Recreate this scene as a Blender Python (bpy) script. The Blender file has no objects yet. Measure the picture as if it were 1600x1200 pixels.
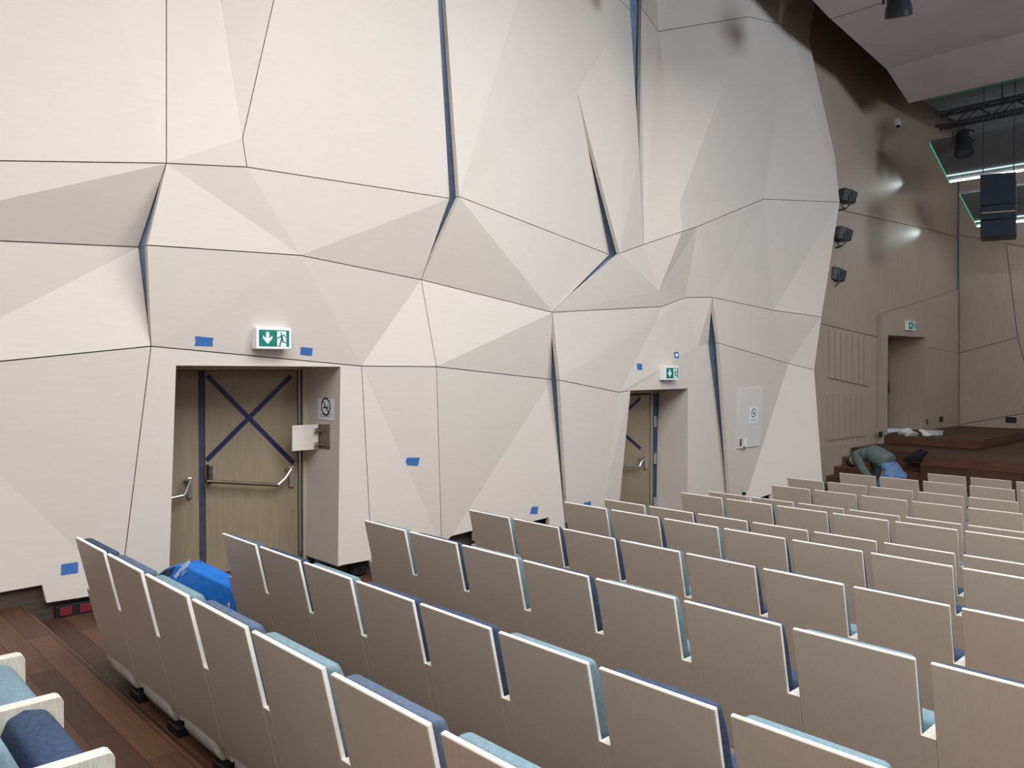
import bpy, bmesh, math, random
from mathutils import Vector, Matrix
from mathutils.geometry import tessellate_polygon
random.seed(7)
SC=bpy.context.scene; COL=SC.collection
PI=math.pi
# ---------------------------------------------------------------- camera model
F=1244.6; YAW=math.radians(43.394); PIT=math.radians(-1.1453); H=2.481
SY,CY=math.sin(YAW),math.cos(YAW); SP,CP=math.sin(PIT),math.cos(PIT)
CAM=Vector((0,0,H))
def ray(px,py):
    u=(px-800)/F; v=(600-py)/F
    fw=CP-v*SP; up=SP+v*CP
    return Vector((u*CY+fw*SY,-u*SY+fw*CY,up))
def on_x(px,py,X): r=ray(px,py); return CAM+r*(X/r.x)
def on_y(px,py,Y): r=ray(px,py); return CAM+r*(Y/r.y)
def on_z(px,py,z): r=ray(px,py); return CAM+r*((z-H)/r.z)
def on_plane(px,py,p,n):
    r=ray(px,py); n=Vector(n); return CAM+r*((Vector(p)-CAM).dot(n)/r.dot(n))
def on_wall(px,py,off=0.0):
    r=ray(px,py); t=(6.65-off)/r.y
    if t*r.x>9: t=(7.64-off)/(r.y+.11*r.x)
    return CAM+r*t
# ---------------------------------------------------------------- materials
def mat(name,col,rough=.6,metal=0.0,spec=.4):
    m=bpy.data.materials.new(name); m.use_nodes=True
    b=m.node_tree.nodes['Principled BSDF']
    b.inputs['Base Color'].default_value=(*col,1); b.inputs['Roughness'].default_value=rough
    b.inputs['Metallic'].default_value=metal
    b.inputs['Specular IOR Level'].default_value=spec
    return m
def tex(m,c1,c2,scale=(1,1,1),nscale=5,detail=4,bump=0.0,lo=.35,hi=.65,kind='noise',dist=0.0):
    nt=m.node_tree; N=nt.nodes; L=nt.links; b=N['Principled BSDF']
    tc=N.new('ShaderNodeTexCoord'); mp=N.new('ShaderNodeMapping'); mp.inputs['Scale'].default_value=scale
    L.new(tc.outputs['Object'],mp.inputs['Vector'])
    n=N.new('ShaderNodeTexNoise'); n.inputs['Scale'].default_value=nscale; n.inputs['Detail'].default_value=detail
    n.inputs['Distortion'].default_value=dist
    L.new(mp.outputs['Vector'],n.inputs['Vector'])
    r=N.new('ShaderNodeValToRGB'); r.color_ramp.elements[0].position=lo; r.color_ramp.elements[1].position=hi
    r.color_ramp.elements[0].color=(*c1,1); r.color_ramp.elements[1].color=(*c2,1)
    L.new(n.outputs['Fac'],r.inputs['Fac']); L.new(r.outputs['Color'],b.inputs['Base Color'])
    if bump:
        bp=N.new('ShaderNodeBump'); bp.inputs['Strength'].default_value=bump; bp.inputs['Distance'].default_value=.01
        L.new(n.outputs['Fac'],bp.inputs['Height']); L.new(bp.outputs['Normal'],b.inputs['Normal'])
    return m
def emis(name,col,strength):
    m=bpy.data.materials.new(name); m.use_nodes=True; nt=m.node_tree; nt.nodes.clear()
    e=nt.nodes.new('ShaderNodeEmission'); e.inputs['Color'].default_value=(*col,1); e.inputs['Strength'].default_value=strength
    o=nt.nodes.new('ShaderNodeOutputMaterial'); nt.links.new(e.outputs[0],o.inputs[0]); return m
M={}
M['maple']=tex(mat('maple_veneer',(.62,.58,.54),.6,spec=.25),(.622,.568,.515),(.645,.592,.538),(1.0,1.0,9),5,6,lo=.25,hi=.75)
M['maple_edge']=tex(mat('maple_edge',(.58,.52,.47),.6),(.55,.49,.44),(.61,.55,.50),(1,1,20),6,3)
M['maple_dim']=tex(mat('maple_dimmed',(.40,.33,.265),.5),(.375,.308,.245),(.425,.352,.285),(14,14,1.0),3,5,lo=.3,hi=.7)  # same maple as the folded wall, darkened in colour for the dim stage
M['backpanel']=tex(mat('seat_back_veneer',(.52,.425,.345),.42,spec=.5),(.495,.405,.325),(.54,.445,.362),(24,24,1.6),4,6,lo=.25,hi=.75)
M['pale']=tex(mat('pale_ply_edge',(.86,.84,.80),.45),(.83,.805,.755),(.89,.87,.83),(6,6,30),5,3)
M['arm']=tex(mat('armrest_ply',(.60,.555,.475),.5),(.53,.485,.41),(.65,.605,.525),(30,8,4),4,5)
M['frame']=tex(mat('door_frame_wood',(.50,.41,.29),.5),(.46,.375,.26),(.54,.45,.325),(10,10,1.0),3,5)
M['cabinet']=tex(mat('cabinet_paint',(.66,.635,.61),.45),(.65,.625,.60),(.68,.655,.63),(1,1,1),4,2)
M['door']=tex(mat('door_veneer',(.26,.20,.135),.5),(.24,.185,.122),(.28,.217,.148),(10,10,1.0),3,5)
M['gap']=tex(mat('gap_fabric',(.018,.028,.05),.9),(.16,.235,.35),(.20,.28,.40),(1,1,1),9,3)
M['navy']=tex(mat('navy_upholstery',(.03,.05,.095),.85,spec=.25),(.028,.045,.085),(.042,.065,.115),(1,1,1),60,3,bump=.15)
M['teal']=tex(mat('teal_upholstery',(.15,.225,.26),.85,spec=.25),(.135,.205,.24),(.165,.245,.28),(1,1,1),60,3,bump=.15)
M['slate']=tex(mat('slate_upholstery',(.06,.09,.15),.85,spec=.25),(.07,.095,.145),(.09,.12,.18),(1,1,1),60,3,bump=.15)
M['black']=mat('black_plastic',(.012,.013,.016),.45)
M['blackmetal']=tex(mat('black_metal',(.02,.022,.028),.4),(.016,.018,.024),(.028,.03,.037),(1,1,1),20,2)
M['chrome']=tex(mat('satin_steel',(.6,.6,.6),.28,1.0),(.55,.55,.56),(.68,.68,.68),(1,1,40),8,2)
M['darkmetal']=tex(mat('bronzed_steel',(.16,.13,.10),.35,.8),(.13,.11,.085),(.2,.165,.13),(1,1,20),8,2)
M['tape']=tex(mat('blue_masking_tape',(.045,.14,.42),.6),(.04,.125,.38),(.055,.165,.47),(20,20,40),4,3)
M['navytape']=tex(mat('dark_blue_tape',(.008,.012,.06),.5),(.007,.01,.05),(.011,.017,.08),(5,5,5),8,3)
M['white']=mat('white_plastic',(.85,.86,.87),.4)
M['paper']=tex(mat('white_paper',(.78,.8,.85),.7),(.76,.78,.83),(.82,.84,.88),(1,1,1),30,2)
M['ink']=mat('black_ink',(.03,.03,.05),.7)
M['green']=mat('exit_green',(.0,.19,.135),.5)
M['bluebag']=tex(mat('blue_woven_plastic',(.018,.17,.58),.4),(.015,.155,.54),(.022,.19,.64),(1,1,1),14,4,bump=.3)
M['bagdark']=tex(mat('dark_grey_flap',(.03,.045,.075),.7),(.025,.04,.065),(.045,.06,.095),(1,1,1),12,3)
M['speaker']=tex(mat('speaker_grille',(.012,.022,.045),.7),(.006,.012,.025),(.01,.018,.036),(1,1,1),60,2)
M['whiteprint']=mat('white_print',(.8,.86,.92),.5)
M['red']=mat('red_plastic',(.16,.012,.022),.5)
M['ceil']=tex(mat('ceiling_board',(.46,.42,.42),.75),(.44,.40,.40),(.49,.45,.45),(.6,.6,.6),3,3)
M['skirt']=tex(mat('dark_skirting',(.065,.045,.04),.6),(.05,.035,.032),(.08,.055,.047),(1.5,1.5,14),3,4)
M['voidboard']=tex(mat('void_board_grey',(.15,.165,.18),.8),(.14,.155,.17),(.16,.175,.19),(1,1,1),3,2)  # darkness of the void over the stage, put into the colour
M['roof']=mat('roof_black',(.03,.034,.04),.9)
M['skin']=tex(mat('skin',(.5,.3,.22),.55),(.46,.27,.2),(.54,.33,.25),(1,1,1),14,3)
M['hair']=tex(mat('dark_hair',(.02,.015,.012),.5),(.015,.011,.009),(.035,.026,.02),(4,4,40),6,3)
M['shirt']=tex(mat('grey_green_cotton',(.10,.14,.13),.9),(.085,.12,.115),(.125,.165,.155),(1,1,1),12,4,bump=.2)
M['jeans']=tex(mat('blue_denim',(.10,.19,.34),.9),(.08,.155,.29),(.13,.235,.41),(1,1,1),18,4,bump=.2)
M['led']=emis('led_white',(.93,.97,1.0),26)
M['leddim']=emis('led_dim',(.7,.95,.95),1.1)
M['ledgreen']=emis('led_green',(.12,.75,.42),.55)
M['ledfaint']=emis('led_faint_green',(.12,.6,.35),.10)
M['reflect']=tex(mat('reflector_board',(.13,.14,.15),.5),(.12,.13,.14),(.145,.155,.165),(1,1,1),3,2)
# clear plastic bag
def clear_plastic(name):
    m=bpy.data.materials.new(name); m.use_nodes=True; nt=m.node_tree; b=nt.nodes['Principled BSDF']
    b.inputs['Base Color'].default_value=(.8,.86,.9,1); b.inputs['Roughness'].default_value=.25
    b.inputs['Alpha'].default_value=.55
    n=nt.nodes.new('ShaderNodeTexNoise'); n.inputs['Scale'].default_value=25
    bp=nt.nodes.new('ShaderNodeBump'); bp.inputs['Strength'].default_value=.8
    nt.links.new(n.outputs['Fac'],bp.inputs['Height']); nt.links.new(bp.outputs['Normal'],b.inputs['Normal'])
    return m
M['clear']=clear_plastic('clear_polythene')
# plank floor : boards run along Y
def planks(name,base,var,axis='Y'):
    m=mat(name,base,.55,spec=.3); nt=m.node_tree; N=nt.nodes; L=nt.links; b=N['Principled BSDF']
    tc=N.new('ShaderNodeTexCoord'); mp=N.new('ShaderNodeMapping')
    mp.inputs['Rotation'].default_value=(0,0,PI/2)
    L.new(tc.outputs['Object'],mp.inputs['Vector'])
    br=N.new('ShaderNodeTexBrick'); br.inputs['Scale'].default_value=1; br.offset=.37
    br.inputs['Brick Width'].default_value=1.1; br.inputs['Row Height'].default_value=.14; br.inputs['Mortar Size'].default_value=.002
    br.inputs['Color1'].default_value=(*[c*var[0] for c in base],1); br.inputs['Color2'].default_value=(base[0]*var[1],base[1]*var[1]*.92,base[2]*var[1]*.8,1)
    br.inputs['Mortar'].default_value=(.012,.007,.005,1)
    L.new(mp.outputs['Vector'],br.inputs['Vector'])
    n=N.new('ShaderNodeTexNoise'); n.inputs['Scale'].default_value=3; n.inputs['Detail'].default_value=6
    mp2=N.new('ShaderNodeMapping'); mp2.inputs['Scale'].default_value=(14,1.2,8); L.new(tc.outputs['Object'],mp2.inputs['Vector']); L.new(mp2.outputs['Vector'],n.inputs['Vector'])
    mx=N.new('ShaderNodeMix'); mx.data_type='RGBA'; mx.blend_type='MULTIPLY'; mx.inputs['Factor'].default_value=.7
    L.new(br.outputs['Color'],mx.inputs['A']); L.new(n.outputs['Color'],mx.inputs['B'])
    g=N.new('ShaderNodeHueSaturation'); g.inputs['Saturation'].default_value=.0; g.inputs['Value'].default_value=1.7
    L.new(n.outputs['Color'],g.inputs['Color']); L.new(g.outputs['Color'],mx.inputs['B'])
    L.new(mx.outputs['Result'],b.inputs['Base Color'])
    return m
M['floor']=planks('dark_plank_floor',(.076,.037,.023),(.7,1.55))
M['stage']=planks('dark_stage_boards',(.075,.038,.024),(.8,1.35))
M['riser']=tex(mat('step_riser_wood',(.10,.045,.025),.4),(.08,.036,.02),(.125,.058,.032),(1.2,1.2,18),3,5)
# ---------------------------------------------------------------- mesh helpers
class MB:
    def __init__(s): s.v=[];s.f=[];s.m=[]
    def add(s,verts,faces,mi=0):
        o=len(s.v); s.v+= [tuple(v) for v in verts]
        for f in faces: s.f.append([i+o for i in f]); s.m.append(mi)
        return s
    def box(s,a,b,mi=0):
        x0,y0,z0=a;x1,y1,z1=b
        vs=[(x0,y0,z0),(x1,y0,z0),(x1,y1,z0),(x0,y1,z0),(x0,y0,z1),(x1,y0,z1),(x1,y1,z1),(x0,y1,z1)]
        return s.add(vs,[(0,3,2,1),(4,5,6,7),(0,1,5,4),(1,2,6,5),(2,3,7,6),(3,0,4,7)],mi)
    def prism(s,pts,d,mi=0,mside=None):
        """pts: planar loop (Vectors), extruded by vector d"""
        n=len(pts); d=Vector(d); a=[Vector(p) for p in pts]; b=[p+d for p in a]
        o=len(s.v); s.v+=[tuple(p) for p in a+b]
        tri=tessellate_polygon([a])
        for t in tri:
            s.f.append([o+t[0],o+t[1],o+t[2]]); s.m.append(mi)
            s.f.append([o+n+t[2],o+n+t[1],o+n+t[0]]); s.m.append(mi)
        for i in range(n):
            j=(i+1)%n; s.f.append([o+i,o+j,o+n+j,o+n+i]); s.m.append(mi if mside is None else mside)
        return s
    def tube(s,pts,r,seg=8,mi=0,closed=False):
        pts=[Vector(p) for p in pts]; n=len(pts); rs=r if isinstance(r,(list,tuple)) else [r]*n
        o=len(s.v); prev=None
        for i,p in enumerate(pts):
            t=(pts[min(i+1,n-1)]-pts[max(i-1,0)]).normalized()
            ref=Vector((0,0,1)) if abs(t.z)<.9 else Vector((1,0,0))
            a=t.cross(ref).normalized(); 
            if prev is not None and a.dot(prev)<0: a=-a
            prev=a; b=t.cross(a).normalized()
            for k in range(seg):
                an=2*PI*k/seg; s.v.append(tuple(p+(a*math.cos(an)+b*math.sin(an))*rs[i]))
        for i in range(n-1):
            for k in range(seg):
                k2=(k+1)%seg; s.f.append([o+i*seg+k,o+i*seg+k2,o+(i+1)*seg+k2,o+(i+1)*seg+k]); s.m.append(mi)
        s.f.append([o+k for k in range(seg)][::-1]); s.m.append(mi)
        s.f.append([o+(n-1)*seg+k for k in range(seg)]); s.m.append(mi)
        return s
    def mesh(s,name,mats,bevel=0,bseg=2,smooth=False):
        me=bpy.data.meshes.new(name); me.from_pydata(s.v,[],s.f); 
        for m in mats: me.materials.append(m)
        for p,mi in zip(me.polygons,s.m): p.material_index=mi
        bm=bmesh.new(); bm.from_mesh(me)
        bmesh.ops.recalc_face_normals(bm,faces=bm.faces)
        if bevel:
            ed=[e for e in bm.edges if len(e.link_faces)==2 and e.calc_face_angle(0)>.6]
            bmesh.ops.bevel(bm,geom=ed,offset=bevel,segments=bseg,profile=.5,affect='EDGES',clamp_overlap=True)
        if smooth:
            for f in bm.faces: f.smooth=True
            for e in bm.edges:
                if len(e.link_faces)==2 and e.calc_face_angle(0)>.7: e.smooth=False
        bm.to_mesh(me); bm.free(); return me
def link(name,me,parent=None,loc=None):
    o=bpy.data.objects.new(name,me); COL.objects.link(o)
    if loc is not None: o.location=loc
    if parent is not None:
        o.parent=parent
    return o
def obj(name,mb,mats,parent=None,bevel=0,bseg=2,smooth=False,rel=True):
    """world coordinates in mb; parented to an Empty the mesh is shifted so that it stays put"""
    if not isinstance(mats,(list,tuple)): mats=[mats]
    me=mb.mesh(name,mats,bevel,bseg,smooth)
    o=link(name,me,parent)
    if parent is not None and rel:
        w=Matrix.Identity(4); p=parent
        while p: w=p.matrix_basis@w; p=p.parent
        me.transform(w.inverted())
    elif parent is None and me.vertices:
        # origin at the base centre
        xs=[v.co.x for v in me.vertices]; ys=[v.co.y for v in me.vertices]; zs=[v.co.z for v in me.vertices]
        c=Vector(((min(xs)+max(xs))/2,(min(ys)+max(ys))/2,min(zs)))
        me.transform(Matrix.Translation(-c)); o.location=c
    return o
def tag(o,label=None,cat=None,group=None,kind=None):
    if label: o['label']=label
    if cat: o['category']=cat
    if group: o['group']=group
    if kind: o['kind']=kind
    return o
def thing(name,loc,label=None,cat=None,group=None,rz=0,kind=None):
    e=bpy.data.objects.new(name,None); COL.objects.link(e); e.empty_display_size=.1
    e.location=loc; e.rotation_euler=(0,0,rz)
    return tag(e,label,cat,group,kind)
def struct(o): o['kind']='structure'; return o
def quadpts(pts,n,t):
    return [Vector(p)+Vector(n)*t for p in pts]
# ================================================================ FLOOR (tiers)
TX=[-4.0,1.40,2.40,4.55,6.45,8.42,10.45,12.62,20.2]
TZ=[-1.765,-1.90,-2.065,-2.18,-2.295,-2.42,-2.447,-2.481]
TZ=[z+H for z in TZ]
fb=MB()
for i,z in enumerate(TZ):
    fb.box((TX[i],-9,-.5),(TX[i+1],7.6,z))
floor=obj('floor',fb,M['floor']); struct(floor)
nb=MB()
for i in range(1,len(TZ)):
    nb.box((TX[i]-.004,-9,TZ[i]-.002),(TX[i]+.006,6.7,TZ[i-1]-.003))
struct(obj('trim_2',nb,M['riser']))
def tier(X):
    for i in range(len(TZ)):
        if X<TX[i+1]: return TZ[i]
    return TZ[-1]
# ================================================================ LEFT WALL
V={'UL':(-750,-450,-0.3),'c1t':(40,-450,-0.3),'j1t':(260,-450,-0.3),'crt':(273,-450,-0.3),'j2t':(530,-450,0.3),'c4t':(560,-450,0.3),'g1Lt':(658,-450,0.3),'g1Rt':(664,-450,0.141),'g4Lt':(960,-450,0.005),'g4Rt':(1000,-450,0.067),'mt':(1190,-450,0.077),'et':(1345,-450,-0.036),'A0':(-750,240,-0.3),'A1':(260,255,0.176),'J':(379,216,0.252),'A2':(386,261,0.246),'A4':(703,310,0.175),'A4r':(717,307,0.3),'BL':(-750,345,-0.3),'Bm':(-235,366,-0.1),'G0L':(217,386,-0.079),'G0R':(229,383,0.188),'B2':(470,399,0.179),'B3':(658,437,-0.019),'B4':(863,488,0.104),'CL':(-750,640,-0.252),'Cm':(-163,581,-0.167),'C1':(236,541,0.068),'C2':(565,572,-0.034),'C3':(682,573,0.099),'G2L':(862,593,-0.028),'G2R':(874,594,0.143),'C6':(968,613,0.038),'T1':(844,-120,0.15),'c3':(901,142,0),'G3L':(952.5,398,-0.032),'G3R':(968,396,0.145),'g4L':(985,16,-0.124),'g4b':(999,241,0.001),'q':(1006,382,-0.033),'g4R':(1002,11,-0.201),'h':(1029,49,-0.06),'k2':(1062,318,0.28),'k':(1065.5,362,0.3),'m':(1170,26,0.26),'n':(1193,311,0.03),'kk':(1090,354,0.24),'o':(1236,42,0.06),'p':(1312,316,0.2),'e1':(1264,62,0),'e2':(1305,245,0.08),'V':(1029.5,454,0.04),'B5':(1034,479,-0.023),'B6':(1071,465,-0.05),'B7':(1113,464.5,0.12),'B8':(1209,485,0),'B9':(1283.5,495,0.3),'w':(1027,498,-0.001),'C7':(1090,542,-0.04),'C8':(1107,537,-0.05),'G5R':(1123,536,0.133),'C11':(1232,568,-0.022),'C12':(1272,578,0.217),'O3':(985,610,0.034),'O4':(1075,607,-0.03),'O4b':(1074,800,0),'O3b':(966,806,-0.009),'C6b':(939,795,0.045),'G2bL':(884,830,0.037),'G2bR':(887,818,0.041),'G5bL':(1139,785,-0.099),'G5bR':(1141,785,-0.004),'f':(1161,793,-0.071),'eb':(1287,778,-0.004),'fn1':(1177,792,0.025),'fn2':(1178,781,0.001),'fn3':(1206,772,0.036),'fn4':(1206,790,0.03),'D1b':(188,925,-0.046),'s2':(72,943,-0.005),'s1':(65,915,-0.01),'bL':(-750,1062,0.004),'O1':(275,571,0.055),'O2':(532,573,-0.013),'O2b':(528,885,0.013),'O1b':(264,905,-0.011),'D2b':(581,875,0.013),'D3b':(690,852,-0.042),'D4':(706,838,-0.058),'N1':(741,829,0.008),'N1b':(742,846,0.005),'N2b':(832,836,0.009),'N2':(833,815,0.007),'N3':(857,809,0.025),'N3b':(858,832,0.009)}
PAN=[('a1',['UL c1t A1 A0', 'c1t j1t A1']),
('a2',['j1t crt J A1', 'A1 J A2', 'crt j2t J']),
('a3',['j2t c4t A4', 'j2t A4 A2', 'j2t A2 J', 'c4t g1Lt A4']),
('b1',['A0 A1 Bm BL', 'A1 G0L Bm']),
('b2',['BL Bm Cm', 'BL Cm CL', 'Bm G0L Cm', 'G0L C1 Cm']),
('c1',['Cm C1 D1b', 'CL Cm D1b s2 s1 bL']),
('c2',['C1 C2 O2 O1', 'C1 O1 O1b D1b', 'C2 D2b O2b O2']),
('c3',['C2 C3 D3b', 'C2 D3b D2b']),
('c4',['C3 G2L D4', 'C3 D4 D3b', 'G2L G2bL N3b N3 N2 N2b N1b N1 D4']),
('b3',['A1 B2 G0R', 'A1 A2 B2', 'A2 A4 B2', 'A4 B3 B2']),
('b4',['G0R B2 C1', 'C1 B2 C2', 'B2 B3 C2', 'B3 C3 C2']),
('b5',['B3 B4 C3', 'B4 G2L C3']),
('b6',['A4r B4 B3', 'A4r G3L B4']),
('a4',['g1Rt T1 A4r', 'T1 c3 A4r', 'c3 G3L A4r', 'T1 g4L c3', 'c3 g4L G3R', 'g4L g4b G3R', 'g4b q G3R']),
('a5',['g1Rt g4Lt T1', 'T1 g4Lt g4L']),
('a6',['g4R h q', 'g4R q g4b', 'h k2 q', 'k2 k q', 'h m k2', 'm n k2', 'k2 n kk', 'k2 kk k', 'm o n', 'o p n', 'o e1 p', 'e1 e2 p']),
('a7',['g4Rt mt h', 'g4Rt h g4R', 'mt m h', 'mt et e1 o m']),
('b7',['G3R V B4', 'V B5 B4', 'G3R q V', 'q k V', 'k kk V', 'kk B6 V', 'V B6 B5', 'kk B7 B6', 'kk n B7', 'n B8 B7', 'n p B8', 'p B9 B8']),
('b8',['B4 B5 G2R', 'B5 w G2R', 'w C6 G2R', 'w C7 C6', 'B5 B6 w', 'B6 C7 w', 'B6 B7 C7', 'B7 C8 C7', 'C6 C7 O3', 'C7 O4 O3', 'C7 C8 O4', 'C8 G5bL O4', 'G5bL O4b O4']),
('c5',['G2R C6 C6b G2bR', 'C6 O3 O3b C6b']),
('b9',['B7 B8 C11', 'B7 C11 G5R', 'B8 B9 C11', 'B9 C12 C11']),
('c6',['G5R C11 f', 'G5R f G5bR', 'C11 C12 eb fn4 fn3 fn2 fn1 f'])]

WP={k:on_wall(a,b,c) for k,(a,b,c) in V.items()}
for an,ks in ((('G2L','D4','G2bL'),('N1','N1b','N2','N2b','N3','N3b')),(('CL','Cm','D1b'),('s1','s2','bL')),(('C11','C12','f'),('eb','fn1','fn2','fn3','fn4'))):
    A_,B_,C_=[WP[k] for k in an]; n_=(B_-A_).cross(C_-A_)
    for k in ks: WP[k]=on_plane(V[k][0],V[k][1],A_,n_)
wl=thing('wall_left',(4,7.2,0),kind='structure')
def wall_panel(ids_list):
    ids=[s.split() for s in ids_list]
    tris=[]
    for f in ids:
        if len(f)==3: tris.append(tuple(f))
        else:
            for t in tessellate_polygon([[Vector((V[i][0],V[i][1],0)) for i in f]]): tris.append(tuple(f[k] for k in t))
    # orient all the same way in image space
    def area(t):
        a,b,c=[V[i] for i in t]; return (b[0]-a[0])*(c[1]-a[1])-(c[0]-a[0])*(b[1]-a[1])
    tris=[t if area(t)>0 else (t[0],t[2],t[1]) for t in tris]
    cnt={}
    for t in tris:
        for i in range(3):
            e=(t[i],t[(i+1)%3]); cnt[e]=cnt.get(e,0)+1
    bd=[e for e in cnt if (e[1],e[0]) not in cnt]
    nxt={a:b for a,b in bd}; prv={b:a for a,b in bd}
    pos={i:WP[i].copy() for t in tris for i in t}
    g=.0045
    for v in nxt:
        if v not in prv: continue
        a,b,c=WP[prv[v]],WP[v],WP[nxt[v]]
        def inn(p,q):
            d=Vector((q.x-p.x,0,q.z-p.z)).normalized(); return Vector((-d.z,0,d.x))
        n1,n2=inn(a,b),inn(b,c)
        # choose the sign pointing inside : image y is down so order is clockwise seen from the hall
        s=(n1+n2)
        if s.length<.2: s=n1
        s.normalize(); k=g/max(.35,s.dot(n1))
        # sign test
        if not hasattr(wall_panel,'sg'): wall_panel.sg=None
        pos[v]=(b,s*k)
    cen=Vector((0,0,0)); 
    out={}
    for v,pv in pos.items():
        out[v]=pv if isinstance(pv,Vector) else pv[0]-pv[1]
    keys=list(out); ix={k:i for i,k in enumerate(keys)}; n=len(keys)
    mb=MB(); vs=[out[k] for k in keys]; back=[p+Vector((0,.055,0)) for p in vs]
    mb.v=[tuple(p) for p in vs+back]
    for t in tris:
        mb.f.append([ix[i] for i in t]); mb.m.append(0)
        mb.f.append([ix[i]+n for i in reversed(t)]); mb.m.append(1)
    for a,b in bd:
        mb.f.append([ix[a],ix[b],ix[b]+n,ix[a]+n]); mb.m.append(1)
    return mb
for nm,fs in PAN:
    o=obj('wall_panel',wall_panel(fs),[M['maple'],M['maple_edge']],wl)
# dark backing behind the gaps, with the two door recesses left open
D1Y=7.27; D2Y=7.12
d1l=WP['O1'].x-.25; d1r=WP['O2'].x+.02; d2l=WP['O3'].x-.5; d2r=WP['O4'].x+.02
d1t=WP['O1'].z+.03; d2t=WP['O3'].z+.05
bk=MB()
def bwall(x0,x1,z0,z1):
    y0=7.10-.11*max(0,x0-9); y1=7.10-.11*max(0,x1-9)
    vs=[(x0,y0,z0),(x1,y1,z0),(x1,y1,z1),(x0,y0,z1)]
    bk.prism([Vector(p) for p in vs],(0,.12,0))
bwall(-4.0,d1l,.2,9.2); bwall(d1l,d1r,d1t,9.2); bwall(d1r,d2l,.0,9.2); bwall(d2l,d2r,d2t,9.2); bwall(d2r,9.0 if d2r<9 else d2r+.01,-.1,9.2); bwall(d2r+.01,12.9,-.1,9.2)
bk.box((-4.0,7.47,-.2),(12.9,7.56,9.2))
obj('backing',bk,M['gap'],wl)
# blue fabric liners a hand's depth behind the open gaps
def liner(left,right,e=13,dp=.12):
    L=[on_wall(V[k][0]-e,V[k][1],V[k][2]-dp) for k in left]; R=[on_wall(V[k][0]+e,V[k][1],V[k][2]-dp) for k in right]
    mb=MB(); n=len(L); vs=L+R
    mb.add(vs,[(i,i+1,n+i+1,n+i) for i in range(n-1)]); mb.add([v+Vector((0,.01,0)) for v in vs],[(n+i,n+i+1,i+1,i) for i in range(n-1)])
    obj('gap_liner',mb,M['gap'],wl)
liner(('A1','G0L','C1'),('A1','G0R','C1')); liner(('g1Lt','A4','B3'),('g1Rt','A4r','B3')); liner(('B4','G2L','G2bL'),('B4','G2R','G2bR'))
liner(('c3','G3L','B4'),('c3','G3R','B4')); liner(('g4Lt','g4L','g4b'),('g4Rt','g4R','g4b')); liner(('B7','C8','G5bL'),('B7','G5R','G5bR'))
# dark skirting behind the panel bottoms
sk=MB()
sk.box((-4,6.78,.2),(WP['O1b'].x-.02,6.84,1.1)); sk.box((WP['O2b'].x+.03,6.80,0.2),(WP['O3b'].x-.02,6.84,.7)); 
sk.box((WP['O4b'].x+.03,6.66,-.05),(11.2,6.72,.45)); sk.box((11.2,6.52,-.05),(12.6,6.58,.45))
struct(obj('baseboard_left',sk,M['skirt']))
# end cap of the folded wall
cap=MB(); pe=[WP[k] for k in ('et','e1','e2','p','B9','C12','eb')]
for a,b in zip(pe[:-1],pe[1:]):
    a2=Vector((a.x+.02,7.05,a.z)); b2=Vector((b.x+.02,7.05,b.z))
    cap.add([a,b,b2,a2],[(0,1,2,3)])
obj('end_return',cap,M['maple'],wl)
# ---- door recesses
def recess(o1,o2,o2b,o1b,Y,nm):
    mb=MB(); t=.02
    A,B,C,D=WP[o1],WP[o2],WP[o2b],WP[o1b]
    # right reveal (slab)
    mb.prism([B,C,Vector((C.x,Y+.1,C.z)),Vector((B.x,Y+.1,B.z))],(t,0,0))
    # left reveal, splayed like the opening edge
    mb.prism([A,D,Vector((D.x-.25,Y+.1,D.z)),Vector((A.x-.25,Y+.1,A.z))],(-t,0,0))
    # head
    mb.prism([A,B,Vector((B.x,Y+.1,B.z)),Vector((A.x-.25,Y+.1,A.z))],(0,0,t))
    return struct(obj(nm,mb,M['maple']))
recess('O1','O2','O2b','O1b',D1Y,'trim_3'); recess('O3','O4','O4b','O3b',D2Y,'trim_4')
def slab(mb,px,Y,th=.045,mi=0):
    pts=[on_y(a,b,Y) for a,b in px]; mb.prism(pts,(0,th,0),mi); return mb
def rect_y(mb,x0,x1,z0,z1,Y,th,mi=0):
    mb.box((x0,Y,z0),(x1,Y+th,z1),mi); return mb
def bar_handle(parent,p0,p1,p2,p3,r,m,Y):
    pass
# door 1: two leaves, frame
d1=thing('door_1',(on_y(390,880,D1Y).x,D1Y,tier(3.3)),kind='structure')
zl=on_y(390,887,D1Y).z; zt=on_y(390,579,D1Y).z
xa=on_y(250,700,D1Y).x; xb=on_y(309,700,D1Y).x; xc=on_y(321,700,D1Y).x; xd=on_y(465,700,D1Y).x; xe=on_y(483,700,D1Y).x
left_leaf=obj('leaf',rect_y(MB(),xa-.3,xb,zl,zt,D1Y-.02,.05),M['door'],d1,bevel=.003)
right_leaf=obj('leaf',rect_y(MB(),xc,xd,zl,zt,D1Y,.05),M['door'],d1,bevel=.003)
g=MB(); rect_y(g,xb+.001,xc-.001,zl-.06,zt+.005,D1Y+.012,.05)
obj('edge_seal',g,M['bagdark'],d1)
fr=MB(); rect_y(fr,xd+.004,xd+.022,zl-.05,zt+.03,D1Y-.02,.09)
obj('hinge_strip',fr,M['chrome'],d1)
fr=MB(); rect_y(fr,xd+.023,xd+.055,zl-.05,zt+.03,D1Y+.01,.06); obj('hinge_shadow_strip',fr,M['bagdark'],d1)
fr=MB(); rect_y(fr,xd+.056,xe+.02,zl-.05,zt+.03,D1Y-.01,.09); rect_y(fr,xa-.35,xd+.05,zt+.006,zt+.12,D1Y-.01,.09)
obj('frame',fr,M['frame'],d1,bevel=.003)
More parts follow.
